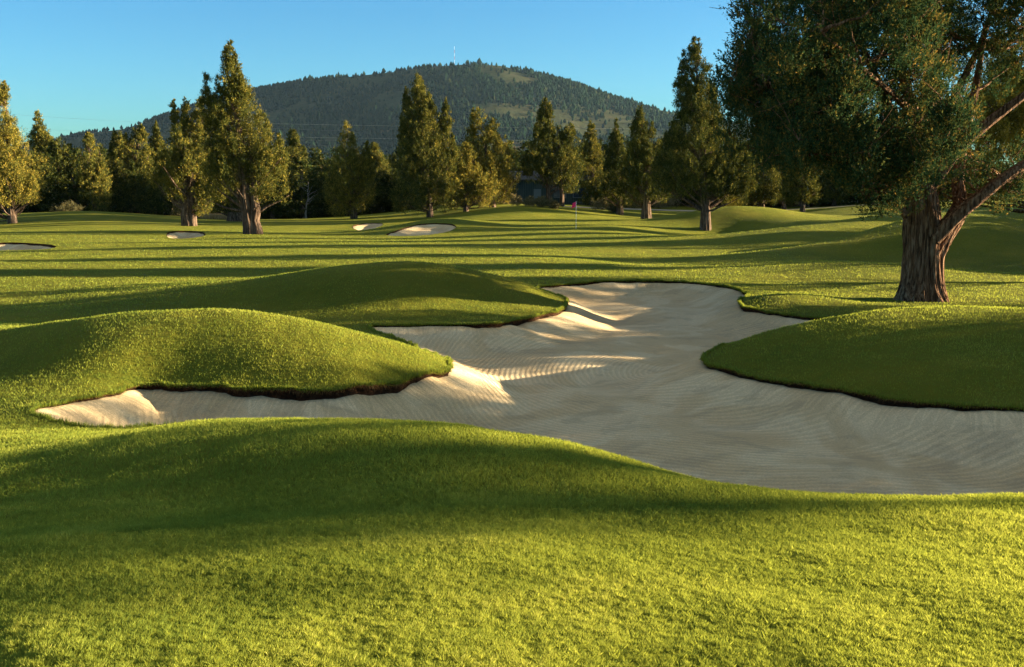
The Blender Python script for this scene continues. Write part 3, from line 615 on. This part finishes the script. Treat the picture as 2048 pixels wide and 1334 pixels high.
# ------------------------------------------------------------------ the great juniper
g = np.random.default_rng(77)
BX, BY = ray(1840,600)[0]*28.5, 28.5; bz = float(G(BX,BY))
big = link('juniper_tree', None); big.location = (BX,BY,bz-.03)
tag(big, 'great old juniper with massive fluted shaggy trunk and spreading dark boughs', 'tree', 'junipers standing along the fairway')
def bp(px, py, dy=0.):
    Y = BY+dy; a, b = ray(px, py); return np.array([a*Y-BX, dy, H+b*Y-bz])
def fluted(path, rad, seg, rings, g, amp, tw=1.2, base=0.):
    path = np.array(path,float); rad = np.array(rad,float)
    s = np.r_[0,np.cumsum(np.linalg.norm(np.diff(path,axis=0),axis=1))]; s /= s[-1]
    ss = np.linspace(0,1,rings); 
    # smooth resample
    pth = np.stack([np.interp(ss,s,path[:,k]) for k in range(3)],1); rd = np.interp(ss,s,rad)
    for _ in range(int(rings/10)):
        pth[1:-1] = (pth[:-2]+2*pth[1:-1]+pth[2:])/4; rd[1:-1] = (rd[:-2]+2*rd[1:-1]+rd[2:])/4
    v, f, c_ = tube(pth, rd, seg)
    ang = np.linspace(0,2*math.pi,seg,endpoint=False)[None]; S = ss[:,None]
    a = ang + S*tw
    lenm = np.linalg.norm(np.diff(pth,axis=0),axis=1).sum()
    m_ = np.zeros((rings,seg))
    for (fr, am) in ((3,.5),(5,.45),(8,.4),(13,.3),(21,.25),(34,.22),(55,.13)):
        ph = g.random()*6.28; ph2 = g.random()*6
        m_ += am*(1-2*np.abs(np.sin(.5*(a*fr+ph+.7*np.sin(S*lenm*2.1+ph2)*min(1,fr/8)))))*(.75+.25*np.sin(S*lenm*3+ph2*2+ang*2))
    fl = 1+base*np.exp(-S*lenm/.35)*(.6+.4*np.cos(ang*5+1))
    rm = (1+amp*m_)*fl
    cen = np.repeat(pth, seg, 0); vv = v[:-1]; vv = cen+(vv-cen)*rm.ravel()[:,None]
    return np.r_[vv, v[-1:]], f, c_
ac = Acc()
ac.add(*fluted([bp(1841,625),bp(1841,595),bp(1843,560),bp(1845,500),bp(1846,450),bp(1842,400),bp(1838,360),bp(1846,300),bp(1858,220),bp(1868,100),bp(1872,-60),bp(1875,-260)],
               [.78,.67,.53,.50,.53,.47,.38,.31,.26,.22,.16,.05],260,280,g,.13,1.0,.5))
ac.add(*fluted([bp(1868,600,-.12),bp(1866,560,-.12),bp(1866,510,-.10),bp(1885,470,-.05),bp(1912,432,.0),bp(1922,405,.2),bp(1915,360,.5),bp(1925,290,.9),bp(1950,180,1.2),bp(1975,40,1.4)],
               [.36,.30,.30,.30,.27,.20,.17,.14,.11,.04],160,220,g,.14,.8,.2))
link('trunk', ac.mesh('trunk', BARKB), big)
limbs = [([(1868,478,-.45),(1905,438,-.55),(1950,400,-.6),(2000,360,-.6),(2050,325,-.5),(2120,280,-.4),(2200,240,-.3)],[.19,.20,.18,.15,.13,.10,.04]),
 ([(1850,385,.0),(1885,335,-.1),(1925,285,-.3),(1985,235,-.5),(2060,180,-.7),(2130,100,-.7)],[.24,.20,.17,.14,.10,.04]),
 ([(1835,400,-.1),(1800,340,-.6),(1740,290,-1.2),(1670,240,-1.6),(1600,200,-1.8),(1530,170,-1.8)],[.17,.14,.11,.085,.06,.02]),
 ([(1838,370,0),(1800,270,.3),(1760,170,.6),(1715,70,.8),(1680,-40,1.)],[.2,.16,.12,.08,.03]),
 ([(1820,405,.1),(1770,360,.6),(1700,325,1.),(1620,310,1.2),(1540,300,1.3)],[.13,.10,.08,.05,.02]),
 ([(1850,330,-.1),(1835,240,-.8),(1800,130,-1.4),(1780,20,-1.8),(1770,-90,-2.)],[.17,.14,.10,.08,.03]),
 ([(1850,300,.2),(1905,200,1.),(1960,90,1.8),(2000,-30,2.2)],[.16,.12,.09,.03]),
 ([(1812,430,-.2),(1796,405,-.4),(1770,392,-.8),(1730,385,-1.1)],[.11,.08,.05,.02]),
 ([(1905,430,.1),(1960,385,.9),(2010,360,1.6),(2080,330,2.2)],[.12,.09,.06,.02]),
 ([(1855,250,-.3),(1800,200,-1.8),(1720,130,-3.),(1640,60,-3.6)],[.12,.09,.06,.02])]
for P_, Rd in limbs:
    a_ = Acc(); a_.add(*fluted([bp(*q_) for q_ in P_], Rd, 40, 60, g, .10, 1.5)); o = link('limb', a_.mesh('limb', BARKB), big)
# crown made of boughs: many small elongated lobes round the limb ends
lob = []; gb = np.random.default_rng(21)
def zone(px0,px1,py0,py1,nz,dy0,dy1,rw=(.42,.85)):
    for _ in range(nz):
        px = gb.uniform(px0,px1); py = gb.uniform(py0,py1); dy = gb.uniform(dy0,dy1)
        c_ = bp(px,py,dy); r_ = gb.uniform(*rw); hh = r_*gb.uniform(2.0,3.2)
        lob.append((c_[0],c_[1],c_[2]-hh*.45,c_[2]+hh*.55,r_,.8,.4))
zone(1490,1660,60,285,33,-2.5,2.5); zone(1475,1560,-60,150,10,-1.8,1.8,(.35,.6)); zone(1455,1530,120,285,13,-2,2,(.3,.6)); zone(1560,1800,-60,330,50,-4,3.8); zone(1690,1830,290,365,22,-3.0,2.6,(.35,.65))
zone(1540,1700,240,315,14,-2.,2.,(.35,.6)); zone(1780,1940,-60,290,38,-3.8,4.2); zone(1950,2200,-60,90,26,-2.0,4.5); zone(2000,2200,90,330,5,-1.0,4.,(.3,.6)); zone(1990,2200,340,392,4,.3,3.5,(.35,.55)); zone(1900,1980,300,380,3,1.,3.2,(.3,.5)); zone(1720,1790,385,415,4,-1.6,-.2,(.25,.35)); zone(1865,1990,290,395,8,-.2,1.5,(.25,.42)); zone(1990,2120,300,385,6,-.6,1.,(.25,.45)); zone(1750,1840,250,370,10,-3.2,-1.2,(.35,.6))
for _ in range(55):
    a = gb.uniform(0,6.28); z_ = gb.uniform(8.5,15.5); rmax = 5.2*(1-((z_-7)/9.5)**2*.9); q_ = rmax*gb.uniform(.4,1)
    lob.append((q_*math.cos(a), q_*math.sin(a), z_-1, z_+1.3, gb.uniform(.7,1.1), .8, .4))
v, f, t, cen = build_crown(lob, .080, .028, g, .95, .30, .03, .45, .68)
link('crown', mesh_np('crown', v, f, FOLB, False, {'tone': t}), big)
br = Acc(); anchors = np.concatenate([np.array([bp(*q_) for q_ in P_[1:]]) for P_, _ in limbs]+[np.array([bp(1846,300),bp(1858,220),bp(1868,100),bp(1872,-60)])])
for l in lob:
    c_ = np.array([l[0],l[1],(l[2]+l[3])/2]); d2 = ((anchors-c_)**2).sum(1)+np.where(anchors[:,2]>c_[2]+.3, 6, 0); a0 = anchors[d2.argmin()]
    dd = np.linalg.norm(c_-a0); pth = bez(a0, c_, -.1*dd, 8, g, .05); br.add(*tube(pth, np.linspace(np.clip(.02+.018*dd,.02,.07),.010,8), 6))
    for _ in range(3): br.add(*tube(bez(c_, c_+g.normal(0,.45,3)+[0,0,.3], 0, 5, g, .04), np.linspace(.014,.005,5), 4))
link('branches', br.mesh('branches', BARKB), big)

# ------------------------------------------------------------------ undergrowth at the tree line
def shrub(px, py, Y, w_, h_, label, mat=FOLD, seed=0, toned=0., cat='shrub', nm='shrub', grp='low brush along the tree line'):
    g = np.random.default_rng(300+seed); x = ray(px,py)[0]*Y; z = float(G(x,Y))
    L = [(g.normal(0,w_*.25), g.normal(0,w_*.15), -.05, h_*g.uniform(.7,1), w_*g.uniform(.35,.5), .5, .4) for _ in range(4)]
    v, f, t, _ = build_crown(L, .13, .045, g, 1., max(.14,h_*.22), toned)
    o = link(nm, mesh_np(nm, v, f, mat, False, {'tone': t})); o.location = (x,Y,z); tag(o, label, cat, grp); return o
k = 0
for (px,py,Y,w_,h_,lab,mt,tn) in [
 (1058,412,108,1.6,1.1,'pale scrubby bush in front of the dark building',FOLD,.2),(1085,414,107,1.4,1.0,'second pale bush in front of the dark building, nearer the flag',FOLD,.15),(1112,417,106,1.1,.8,'small grey bush at the foot of the pale twin trunks',FOLD,.0),
 (1203,428,112,1.8,1.5,'round yellowish bush between the flag and the black trunked juniper',FOLD,.1),(1222,430,110,1.3,1.0,'low bush beside the short black trunk',FOLD,.0),(1325,420,125,2.2,1.6,'orange tinted bush under the boughs left of the tall juniper',FOLD,.3),
 (1270,420,122,2.,1.3,'dull bush between the black trunk and the stout grey trunk',FOLD,.1),(1465,412,110,2.2,4.2,'upright yellow green bush right of the tall juniper trunk',FOL,.35),(745,438,134,2.4,1.5,'grey brush below the rusty gold juniper',FOLD,-.1),
 (640,438,136,3.2,1.6,'grey sagebrush clump in the shade right of the twin trunks',FOLD,-.2),(575,440,132,2.6,1.3,'grey sagebrush clump nearest the twin fluted trunks',FOLD,-.2),(690,438,134,2.6,1.2,'dim sagebrush clump left of the grey brush',FOLD,-.25),
 (395,435,122,3.,2.6,'leafy brush right behind the thick reddish split trunk',FOLD,.05),(428,428,130,3.5,3.0,'taller brush right of the reddish split trunk',FOL,.2),(130,436,124,2.5,1.4,'dark low brush left of the pale mound crest',FOLD,-.2),
 (1010,404,122,2.,1.3,'gold tipped brush on the crest of the centre mound',FOLD,.3)]:
    k += 1; shrub(px,py,Y,w_,h_,lab,mt,k,tn)
# tan dry grass strip
g = np.random.default_rng(9); nb = 9000
px = g.uniform(395,475,nb); Yv = g.uniform(112,122,nb); x = (px-1024)/F*Yv; z = G(x,Yv); h = g.uniform(.25,.6,nb)
VV = np.empty((nb,3,3)); VV[:,0] = np.c_[x-.03,Yv,z]; VV[:,1] = np.c_[x+.03,Yv,z]; VV[:,2] = np.c_[x+g.normal(0,.12,nb),Yv+g.normal(0,.1,nb),z+h]
m = N('straw'); STRAW = m.leafy(m.ramp(m.attr('tone'), [(0,(.22,.15,.06)),(1,(.48,.36,.18))]), .3)
tag(link('dry_grass', mesh_np('dry_grass', VV.reshape(-1,3), np.arange(nb*3).reshape(-1,3), STRAW, False, {'tone': np.repeat(g.random(nb),3)})), 'strip of tall straw coloured grass between the two left trunks', 'grass', kind='stuff')
# bare dead snag in the shade
g = np.random.default_rng(15); ac = Acc(); sx = ray(612,438)[0]*128
snag = link('dead_tree', None); snag.location = (sx,128,float(G(sx,128))); tag(snag, 'bleached bare dead tree in the shade right of the twin trunks', 'tree')
ac.add(*tube(bez((0,0,-.1),(.4,0,4.6),0,8,g,.06), np.linspace(.13,.02,8), 8))

for i in range(12):
    z_ = g.uniform(1.,4.); a = g.uniform(0,6.28); l_ = g.uniform(.8,2.); ac.add(*tube(bez((z_*.09,0,z_),(z_*.09+l_*math.cos(a),l_*math.sin(a)*.5,z_+g.uniform(.2,1.2)),-.1,6,g,.05), np.linspace(.045,.01,6), 5))
link('trunk', ac.mesh('trunk', DEAD), snag)

# ------------------------------------------------------------------ pin flag
m = N('flag_cloth'); FLAG = m.pbr((.85,.03,.14), .7, None, .3)
m = N('white_pole'); POLE = m.pbr((.75,.72,.62), .4, None, .5)
m = N('cup_dark'); CUP = m.pbr((.02,.02,.02), .9)
fx, _, fz = V(1152,458,80); fz = float(G(fx,80))
fl = link('golf_flag', None); fl.location = (fx,80,fz); tag(fl, 'bright pink pin flag hanging on its thin white stick on the green', 'flag')
ac = Acc(); ac.add(*tube([(0,0,-.1),(0,0,1.),(-.01,0,2.2)], [.022,.020,.016], 12)); ac.add(*tube([(-.01,0,2.2),(-.01,0,2.23)], [.022,.01], 12)); link('flagstick', ac.mesh('flagstick', POLE), fl)
gx, gz = np.meshgrid(np.linspace(0,1,24), np.linspace(0,1,14), indexing='ij')
wx = -.02 - .36*gx*(.75+.25*gz); wy = .05*np.sin(gx*9+gz*2)*gx; wz = 2.16-.38*gz - .16*gx**1.3 + .05*gx*(1-gz)
vt = np.c_[wx.ravel(),wy.ravel(),wz.ravel()]; vb = vt+[0,.006,0]; ii = np.arange(24*14).reshape(24,14)
f1 = np.stack([ii[:-1,:-1],ii[1:,:-1],ii[1:,1:],ii[:-1,1:]],-1).reshape(-1,4)
link('flag', mesh_np('flag', np.r_[vt,vb], [f1, f1[:,::-1]+24*14], FLAG, True), fl)
ac = Acc(); ac.add(*tube([(0,0,-.1),(0,0,.012),(0,0,.014)], [.06,.06,.045], 16)); link('hole_cup', ac.mesh('hole_cup', CUP), fl)

# ------------------------------------------------------------------ dark building behind the trees
def boxes(lst, name, mat, parent, bevel=0.):
    ac = Acc()
    for (a0,a1,b0,b1,c0,c1) in lst:
        v = np.array([(x,y,z) for z in (c0,c1) for (x,y) in ((a0,b0),(a1,b0),(a1,b1),(a0,b1))], float)
        f = np.array([(0,3,2,1),(4,5,6,7),(0,1,5,4),(1,2,6,5),(2,3,7,6),(3,0,4,7)]); ac.add(v, f)
    return link(name, ac.mesh(name, mat, False), parent)
m = N('teal_siding'); w_ = m.n('ShaderNodeTexWave', {'Vector': m.pos(), 'Scale': 1.3, 'Distortion': .3}, wave_type='BANDS', bands_direction='X').outputs['Fac']
SID = m.pbr(m.ramp(w_, [(.0,(.025,.04,.035)),(.2,(.05,.072,.06)),(1,(.06,.082,.068))]), .8, m.bump(w_, .02, .5))
m = N('shed_roof'); ROOF = m.pbr(m.ramp(m.noise(m.pos(), 3, 4), [(.3,(.05,.045,.04)),(.7,(.10,.09,.08))]), .8)
m = N('dark_glass'); GLASS = m.pbr((.05,.07,.09), .1, None, .6)
m = N('white_trim'); TRIM = m.pbr((.16,.19,.18), .6)
by = 136; bx = ray(1085,400)[0]*by; bz_ = float(G(bx,by))
bd = link('building', None); bd.location = (bx,by,bz_); tag(bd, 'dark grey green building half hidden behind the junipers above the flag', 'building')
boxes([(-4.2,7.5,0,7,-.3,3.2)], 'wall', SID, bd)
ac = Acc(); v = np.array([(-4.7,-.5,3.2),(8,-.5,3.2),(8,7.5,3.2),(-4.7,7.5,3.2),(-4.7,-.5,3.35),(8,-.5,3.35),(8,7.5,3.35),(-4.7,7.5,3.35),(-4.7,3.5,4.6),(8,3.5,4.6)],float)
ac.add(v, np.array([(0,3,2,1),(0,1,5,4),(2,3,7,6),(4,5,9,8),(6,7,8,9)]), np.array([(1,2,6),(1,6,5),(5,6,9),(3,0,4),(3,4,7),(4,8,7)])); link('roof', ac.mesh('roof', ROOF, False), bd)
for wx_ in (1.6, 4.2):
    wn = boxes([(wx_,wx_+1.5,-.06,-.003,1.0,2.3)], 'window', GLASS, bd)
    boxes([(wx_-.1,wx_,-.09,-.003,.9,2.4),(wx_+1.5,wx_+1.6,-.09,-.003,.9,2.4),(wx_,wx_+1.5,-.09,-.003,2.3,2.4),(wx_,wx_+1.5,-.09,-.003,.9,1.0)], 'frame', TRIM, wn)
boxes([(-1.2,-.2,-.06,-.003,0,2.1)], 'door', TRIM, bd)
# pale cart path behind the trunks
m = N('path'); PATH = m.pbr(m.ramp(m.noise(m.pos(), 2, 5), [(.3,(.30,.25,.18)),(.7,(.46,.40,.30))]), .95)
t = np.linspace(0,1,80); cx = np.interp(t,[0,.3,.6,1],[6,16,30,60]); cy = 116+3*np.sin(t*4)+t*6
VV = []
for s_ in np.linspace(-1.3,1.3,6): VV.append(np.c_[cx, cy+s_, G(cx, cy+s_)+.03])
VV = np.concatenate(VV); a = np.arange(79)
ff = np.concatenate([np.c_[r_*80+a, r_*80+a+1, (r_+1)*80+a+1, (r_+1)*80+a] for r_ in range(5)])
tag(link('path', mesh_np('path', VV, ff, PATH, True)), kind='structure', label='pale cart path behind the trunks right of the flag')

# ------------------------------------------------------------------ mountain
OUT = np.array([(-1400,380),(-600,352),(-200,322),(0,300),(120,282),(200,262),(260,255),(330,234),(420,205),(510,180),(600,164),(700,151),(800,140),(870,130),(940,125),(1000,128),(1080,146),(1150,167),(1220,192),(1290,212),(1340,222),(1500,252),(1700,300),(2048,335),(2600,365),(3400,385)],float)
def fbm(x, y, s, seed, o=5):
    r_ = 0; a = 1; t = 0
    for k in range(o): r_ = r_+a*value_noise(x+31*k, y+17*k, s/2**k, seed+k); t += a; a *= .5
    return r_/t
def mount(X, Y):
    px = 1024+X/Y*F; py = np.interp(px, OUT[:,0], OUT[:,1]); Yc = 2600.
    a = ((667-py)/F); b = (-sp+a*cp)/(cp+a*sp); zc = H+b*Yc
    t = (Y-Yc)/np.where(Y<Yc, 900., 900.)
    f_ = np.clip(1-np.abs(t),0,1); f_ = np.where(Y<Yc, f_**.93*(.9+.1*f_), f_*f_*(3-2*f_))
    nz = (fbm(X, Y*.45, 420, 50, 5)-.5)*70*np.clip(zc/200,0,1)*np.clip(-t*3,0,1)*np.clip((1+t)*4,0,1)
    return (zc*f_+nz)*np.clip((1+t)*6,0,1) - 4
uu = np.linspace(-.78,.78,520); yy = np.r_[np.linspace(1680,2580,230), np.linspace(2584,2640,12), np.linspace(2660,3500,30)]
UU, YY = np.meshgrid(uu, yy, indexing='ij'); XX = UU*YY; ZZ = mount(XX.ravel(), YY.ravel())
ii = np.arange(XX.size).reshape(XX.shape)
m = N('hillside'); p = m.pos()
c = m.ramp(m.noise(p, .006, 6, .6), [(.38,(.024,.032,.015)),(.60,(.065,.056,.028)),(.78,(.17,.115,.06))])
c = m.mix(m.ramp(m.noise(p, .06, 4, .7), [(.42,(0,0,0)),(.56,(1,1,1))]), c, (.045,.050,.024))
HILL = m.pbr(c, 1, m.bump(m.noise(p, .08, 4, .7), 6, .8), .0)
qf = np.stack([ii[:-1,:-1], ii[1:,:-1], ii[1:,1:], ii[:-1,1:]], -1).reshape(-1,4)
tag(link('mountain', mesh_np('mountain', np.c_[XX.ravel(),YY.ravel(),ZZ], qf, HILL, True)), kind='structure', label='broad wooded hill rising behind the tree line, its right slope sunlit')
g = np.random.default_rng(44); nt = 38000
u_ = g.uniform(-.56,.40,nt); y_ = np.where(g.random(nt)<.10, g.uniform(2560,2630,nt), g.uniform(1720,2610,nt)); x_ = u_*y_
dn = fbm(x_, y_, 130, 90, 4); k = g.random(nt) < np.clip((dn-.42)*8+.1, .07, 1) ; x_, y_ = x_[k], y_[k]; nt = len(x_)
z_ = mount(x_, y_); hh = g.uniform(5,13.5,nt)*(1+(g.random(nt)<.03)*.5); wv = hh*g.uniform(.22,.42,nt)
seg = 6; an = np.linspace(0,2*math.pi,seg,endpoint=False)[None]+g.random((nt,1))*6
def ring(fz, fr): 
    rr_ = wv[:,None]*fr*g.uniform(.65,1.25,(nt,seg))
    return np.stack([x_[:,None]+rr_*np.cos(an), y_[:,None]+rr_*np.sin(an), z_[:,None]+hh[:,None]*(fz+g.normal(0,.04,(nt,seg)))], -1)
VV = np.concatenate([ring(.02,.6), ring(.3,1.), ring(.65,.62), np.stack([x_+g.normal(0,.6,nt),y_,z_+hh],-1)[:,None]], 1)
st = np.arange(nt)[:,None,None]*(3*seg+1); j = np.arange(seg); j2 = (j+1)%seg
qf = np.concatenate([np.stack([o_+j, o_+j2, o_+seg+j2, o_+seg+j], -1) for o_ in (0,seg)])[None]+st
tf = np.stack([2*seg+j, 2*seg+j2, np.full(seg,3*seg)], -1)[None]+st
tag(link('hillside_wood', mesh_np('hillside_wood', VV.reshape(-1,3), [qf.reshape(-1,4), tf.reshape(-1,3)], FOLM, False, {'tone': np.repeat(np.clip(g.normal(.4,.25,nt),0,1), 3*seg+1)})), 'scattered juniper wood covering the distant hill', 'wood', kind='stuff')

# mast on the summit
m = N('mast_white'); MW = m.pbr((.7,.7,.7), .5); m = N('mast_red'); MR = m.pbr((.55,.06,.04), .5)
mx, my = ray(909,120)[0]*2600, 2600; mz = float(mount(np.array([mx]),np.array([my]))[0])
mast = link('radio_mast', None); mast.location = (mx,my,mz); tag(mast, 'thin red and white radio mast on top of the hill', 'mast')
for i in range(6):
    z0_, z1_ = -3+i*8.2, -3+(i+1)*8.2; ac = Acc()
    for (ax_, ay_) in ((-.25,-.2),(.25,-.2),(0,.3)): ac.add(*tube([(ax_,ay_,z0_),(ax_,ay_,z1_)], [.07,.07], 6))
    for kk in range(5):
        za, zb_ = z0_+kk*1.64, z0_+(kk+1)*1.64; c3 = [(-.25,-.2),(.25,-.2),(0,.3)]
        for q_ in range(3): ac.add(*tube([(*c3[q_],za),(*c3[(q_+1)%3],zb_)], [.05,.05], 4))
    link('mast_section', ac.mesh('mast_section', MW if i%2 else MR), mast)

# power lines
m = N('cable'); CAB = m.pbr((.12,.12,.13), .5)
wl = [((-420,192),(700,262),'topmost faint cable crossing the sky at the left'),((-420,222),(700,282),'middle faint cable crossing the sky at the left'),((-420,240),(700,292),'lowest faint cable crossing the sky at the left')]
for (a_, b_, lab) in wl:
    Y_ = 620; A_ = ray(*a_); B_ = ray(*b_); p0 = np.array([A_[0]*Y_,Y_,H+A_[1]*Y_]); p1 = np.array([B_[0]*Y_*1.1,Y_*1.1,H+B_[1]*Y_*1.1])
    ac = Acc(); pth = bez(p0,p1,-6,40); ac.add(*tube(pth, np.full(40,.035), 6)); o = link('power_cable', ac.mesh('power_cable', CAB)); tag(o, lab, 'cable', 'power cables')
m = N('cable_lit'); CAB2 = m.pbr((.45,.45,.42), .4)  # paler copy of the cable colour, sunlight put into it
for (a_, b_, lab) in [((480,246),(2300,258),'upper pale cable strung across the face of the hill'),((480,272),(2300,282),'lower pale cable strung across the face of the hill')]:
    Y_ = 620; A_ = ray(*a_); B_ = ray(*b_); p0 = np.array([A_[0]*Y_,Y_,H+A_[1]*Y_]); p1 = np.array([B_[0]*Y_,Y_,H+B_[1]*Y_])
    ac = Acc(); pth = bez(p0,p1,-4,50); ac.add(*tube(pth, np.full(50,.03), 6)); o = link('power_cable', ac.mesh('power_cable', CAB2)); tag(o, lab, 'cable', 'power cables')

# ------------------------------------------------------------------ haze
m = N('haze_air'); pv_ = m.n('ShaderNodeVolumePrincipled', {'Color': (.45,.72,1,1), 'Density': .000018, 'Anisotropy': .2}); m.t.links.new(pv_.outputs[0], m.out.inputs['Volume'])
hz = boxes([(-3750,3750,-3750,3750,-8,400)], 'haze', m.m, None); tag(hz, 'thin blue air between the fairway and the hill', 'haze', kind='stuff')

# ------------------------------------------------------------------ sun, sky, camera
SUN_AZ, SUN_EL = 82., 9.5                     # azimuth clockwise from the view direction
sd = Vector((math.sin(R(SUN_AZ))*math.cos(R(SUN_EL)), math.cos(R(SUN_AZ))*math.cos(R(SUN_EL)), math.sin(R(SUN_EL))))
sl = bpy.data.lights.new('sun', 'SUN'); sl.energy = 5; sl.angle = R(.5); sl.color = (1,.82,.55)
so = link('sun', sl); so.rotation_euler = sd.to_track_quat('Z','Y').to_euler()
wd_ = bpy.data.worlds.new('World'); sc.world = wd_; wd_.use_nodes = True; nt_ = wd_.node_tree
bg = nt_.nodes['Background']; sky = nt_.nodes.new('ShaderNodeTexSky'); sky.sky_type = 'NISHITA'; sky.sun_disc = False
sky.sun_elevation = R(SUN_EL); sky.sun_rotation = R(SUN_AZ); sky.air_density = 1.; sky.dust_density = .4; sky.ozone_density = 1.5
hs = nt_.nodes.new('ShaderNodeHueSaturation'); hs.inputs['Saturation'].default_value = 1.2; hs.inputs['Hue'].default_value = .5; nt_.links.new(sky.outputs[0], hs.inputs['Color']); mxs = nt_.nodes.new('ShaderNodeMix'); mxs.data_type='RGBA'; mxs.blend_type='MULTIPLY'; mxs.inputs[0].default_value=1; mxs.inputs[7].default_value=(.25,.535,.78,1); nt_.links.new(hs.outputs[0], mxs.inputs[6]); tcw = nt_.nodes.new('ShaderNodeTexCoord'); sxyz = nt_.nodes.new('ShaderNodeSeparateXYZ'); nt_.links.new(tcw.outputs['Generated'], sxyz.inputs[0])
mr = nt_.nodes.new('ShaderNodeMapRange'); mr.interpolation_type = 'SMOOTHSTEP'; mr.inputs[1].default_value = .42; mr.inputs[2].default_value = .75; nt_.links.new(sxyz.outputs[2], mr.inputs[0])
upper_fill = nt_.nodes.new('ShaderNodeMix'); upper_fill.data_type = 'RGBA'; upper_fill.inputs[7].default_value = (1.10,1.14,1.0,1)      # neutral upper sky added out of view to lift fill on shaded sand
nt_.links.new(mr.outputs[0], upper_fill.inputs[0]); nt_.links.new(mxs.outputs[2], upper_fill.inputs[6]); nt_.links.new(upper_fill.outputs[2], bg.inputs[0]); bg.inputs[1].default_value = .057
cam = bpy.data.cameras.new('camera'); cam.sensor_width = 36; cam.lens = F/2048*36; cam.clip_end = 20000; cam.clip_start = .05
co = link('camera', cam); co.location = (0,0,H); co.rotation_euler = (math.pi/2-PITCH, 0, 0); sc.camera = co
sc.view_settings.view_transform = 'Standard'; sc.view_settings.look = 'None'; sc.view_settings.exposure = 2.55; sc.view_settings.gamma = 1
sc.cycles.max_bounces = 5; sc.cycles.volume_bounces = 0; sc.cycles.transparent_max_bounces = 4
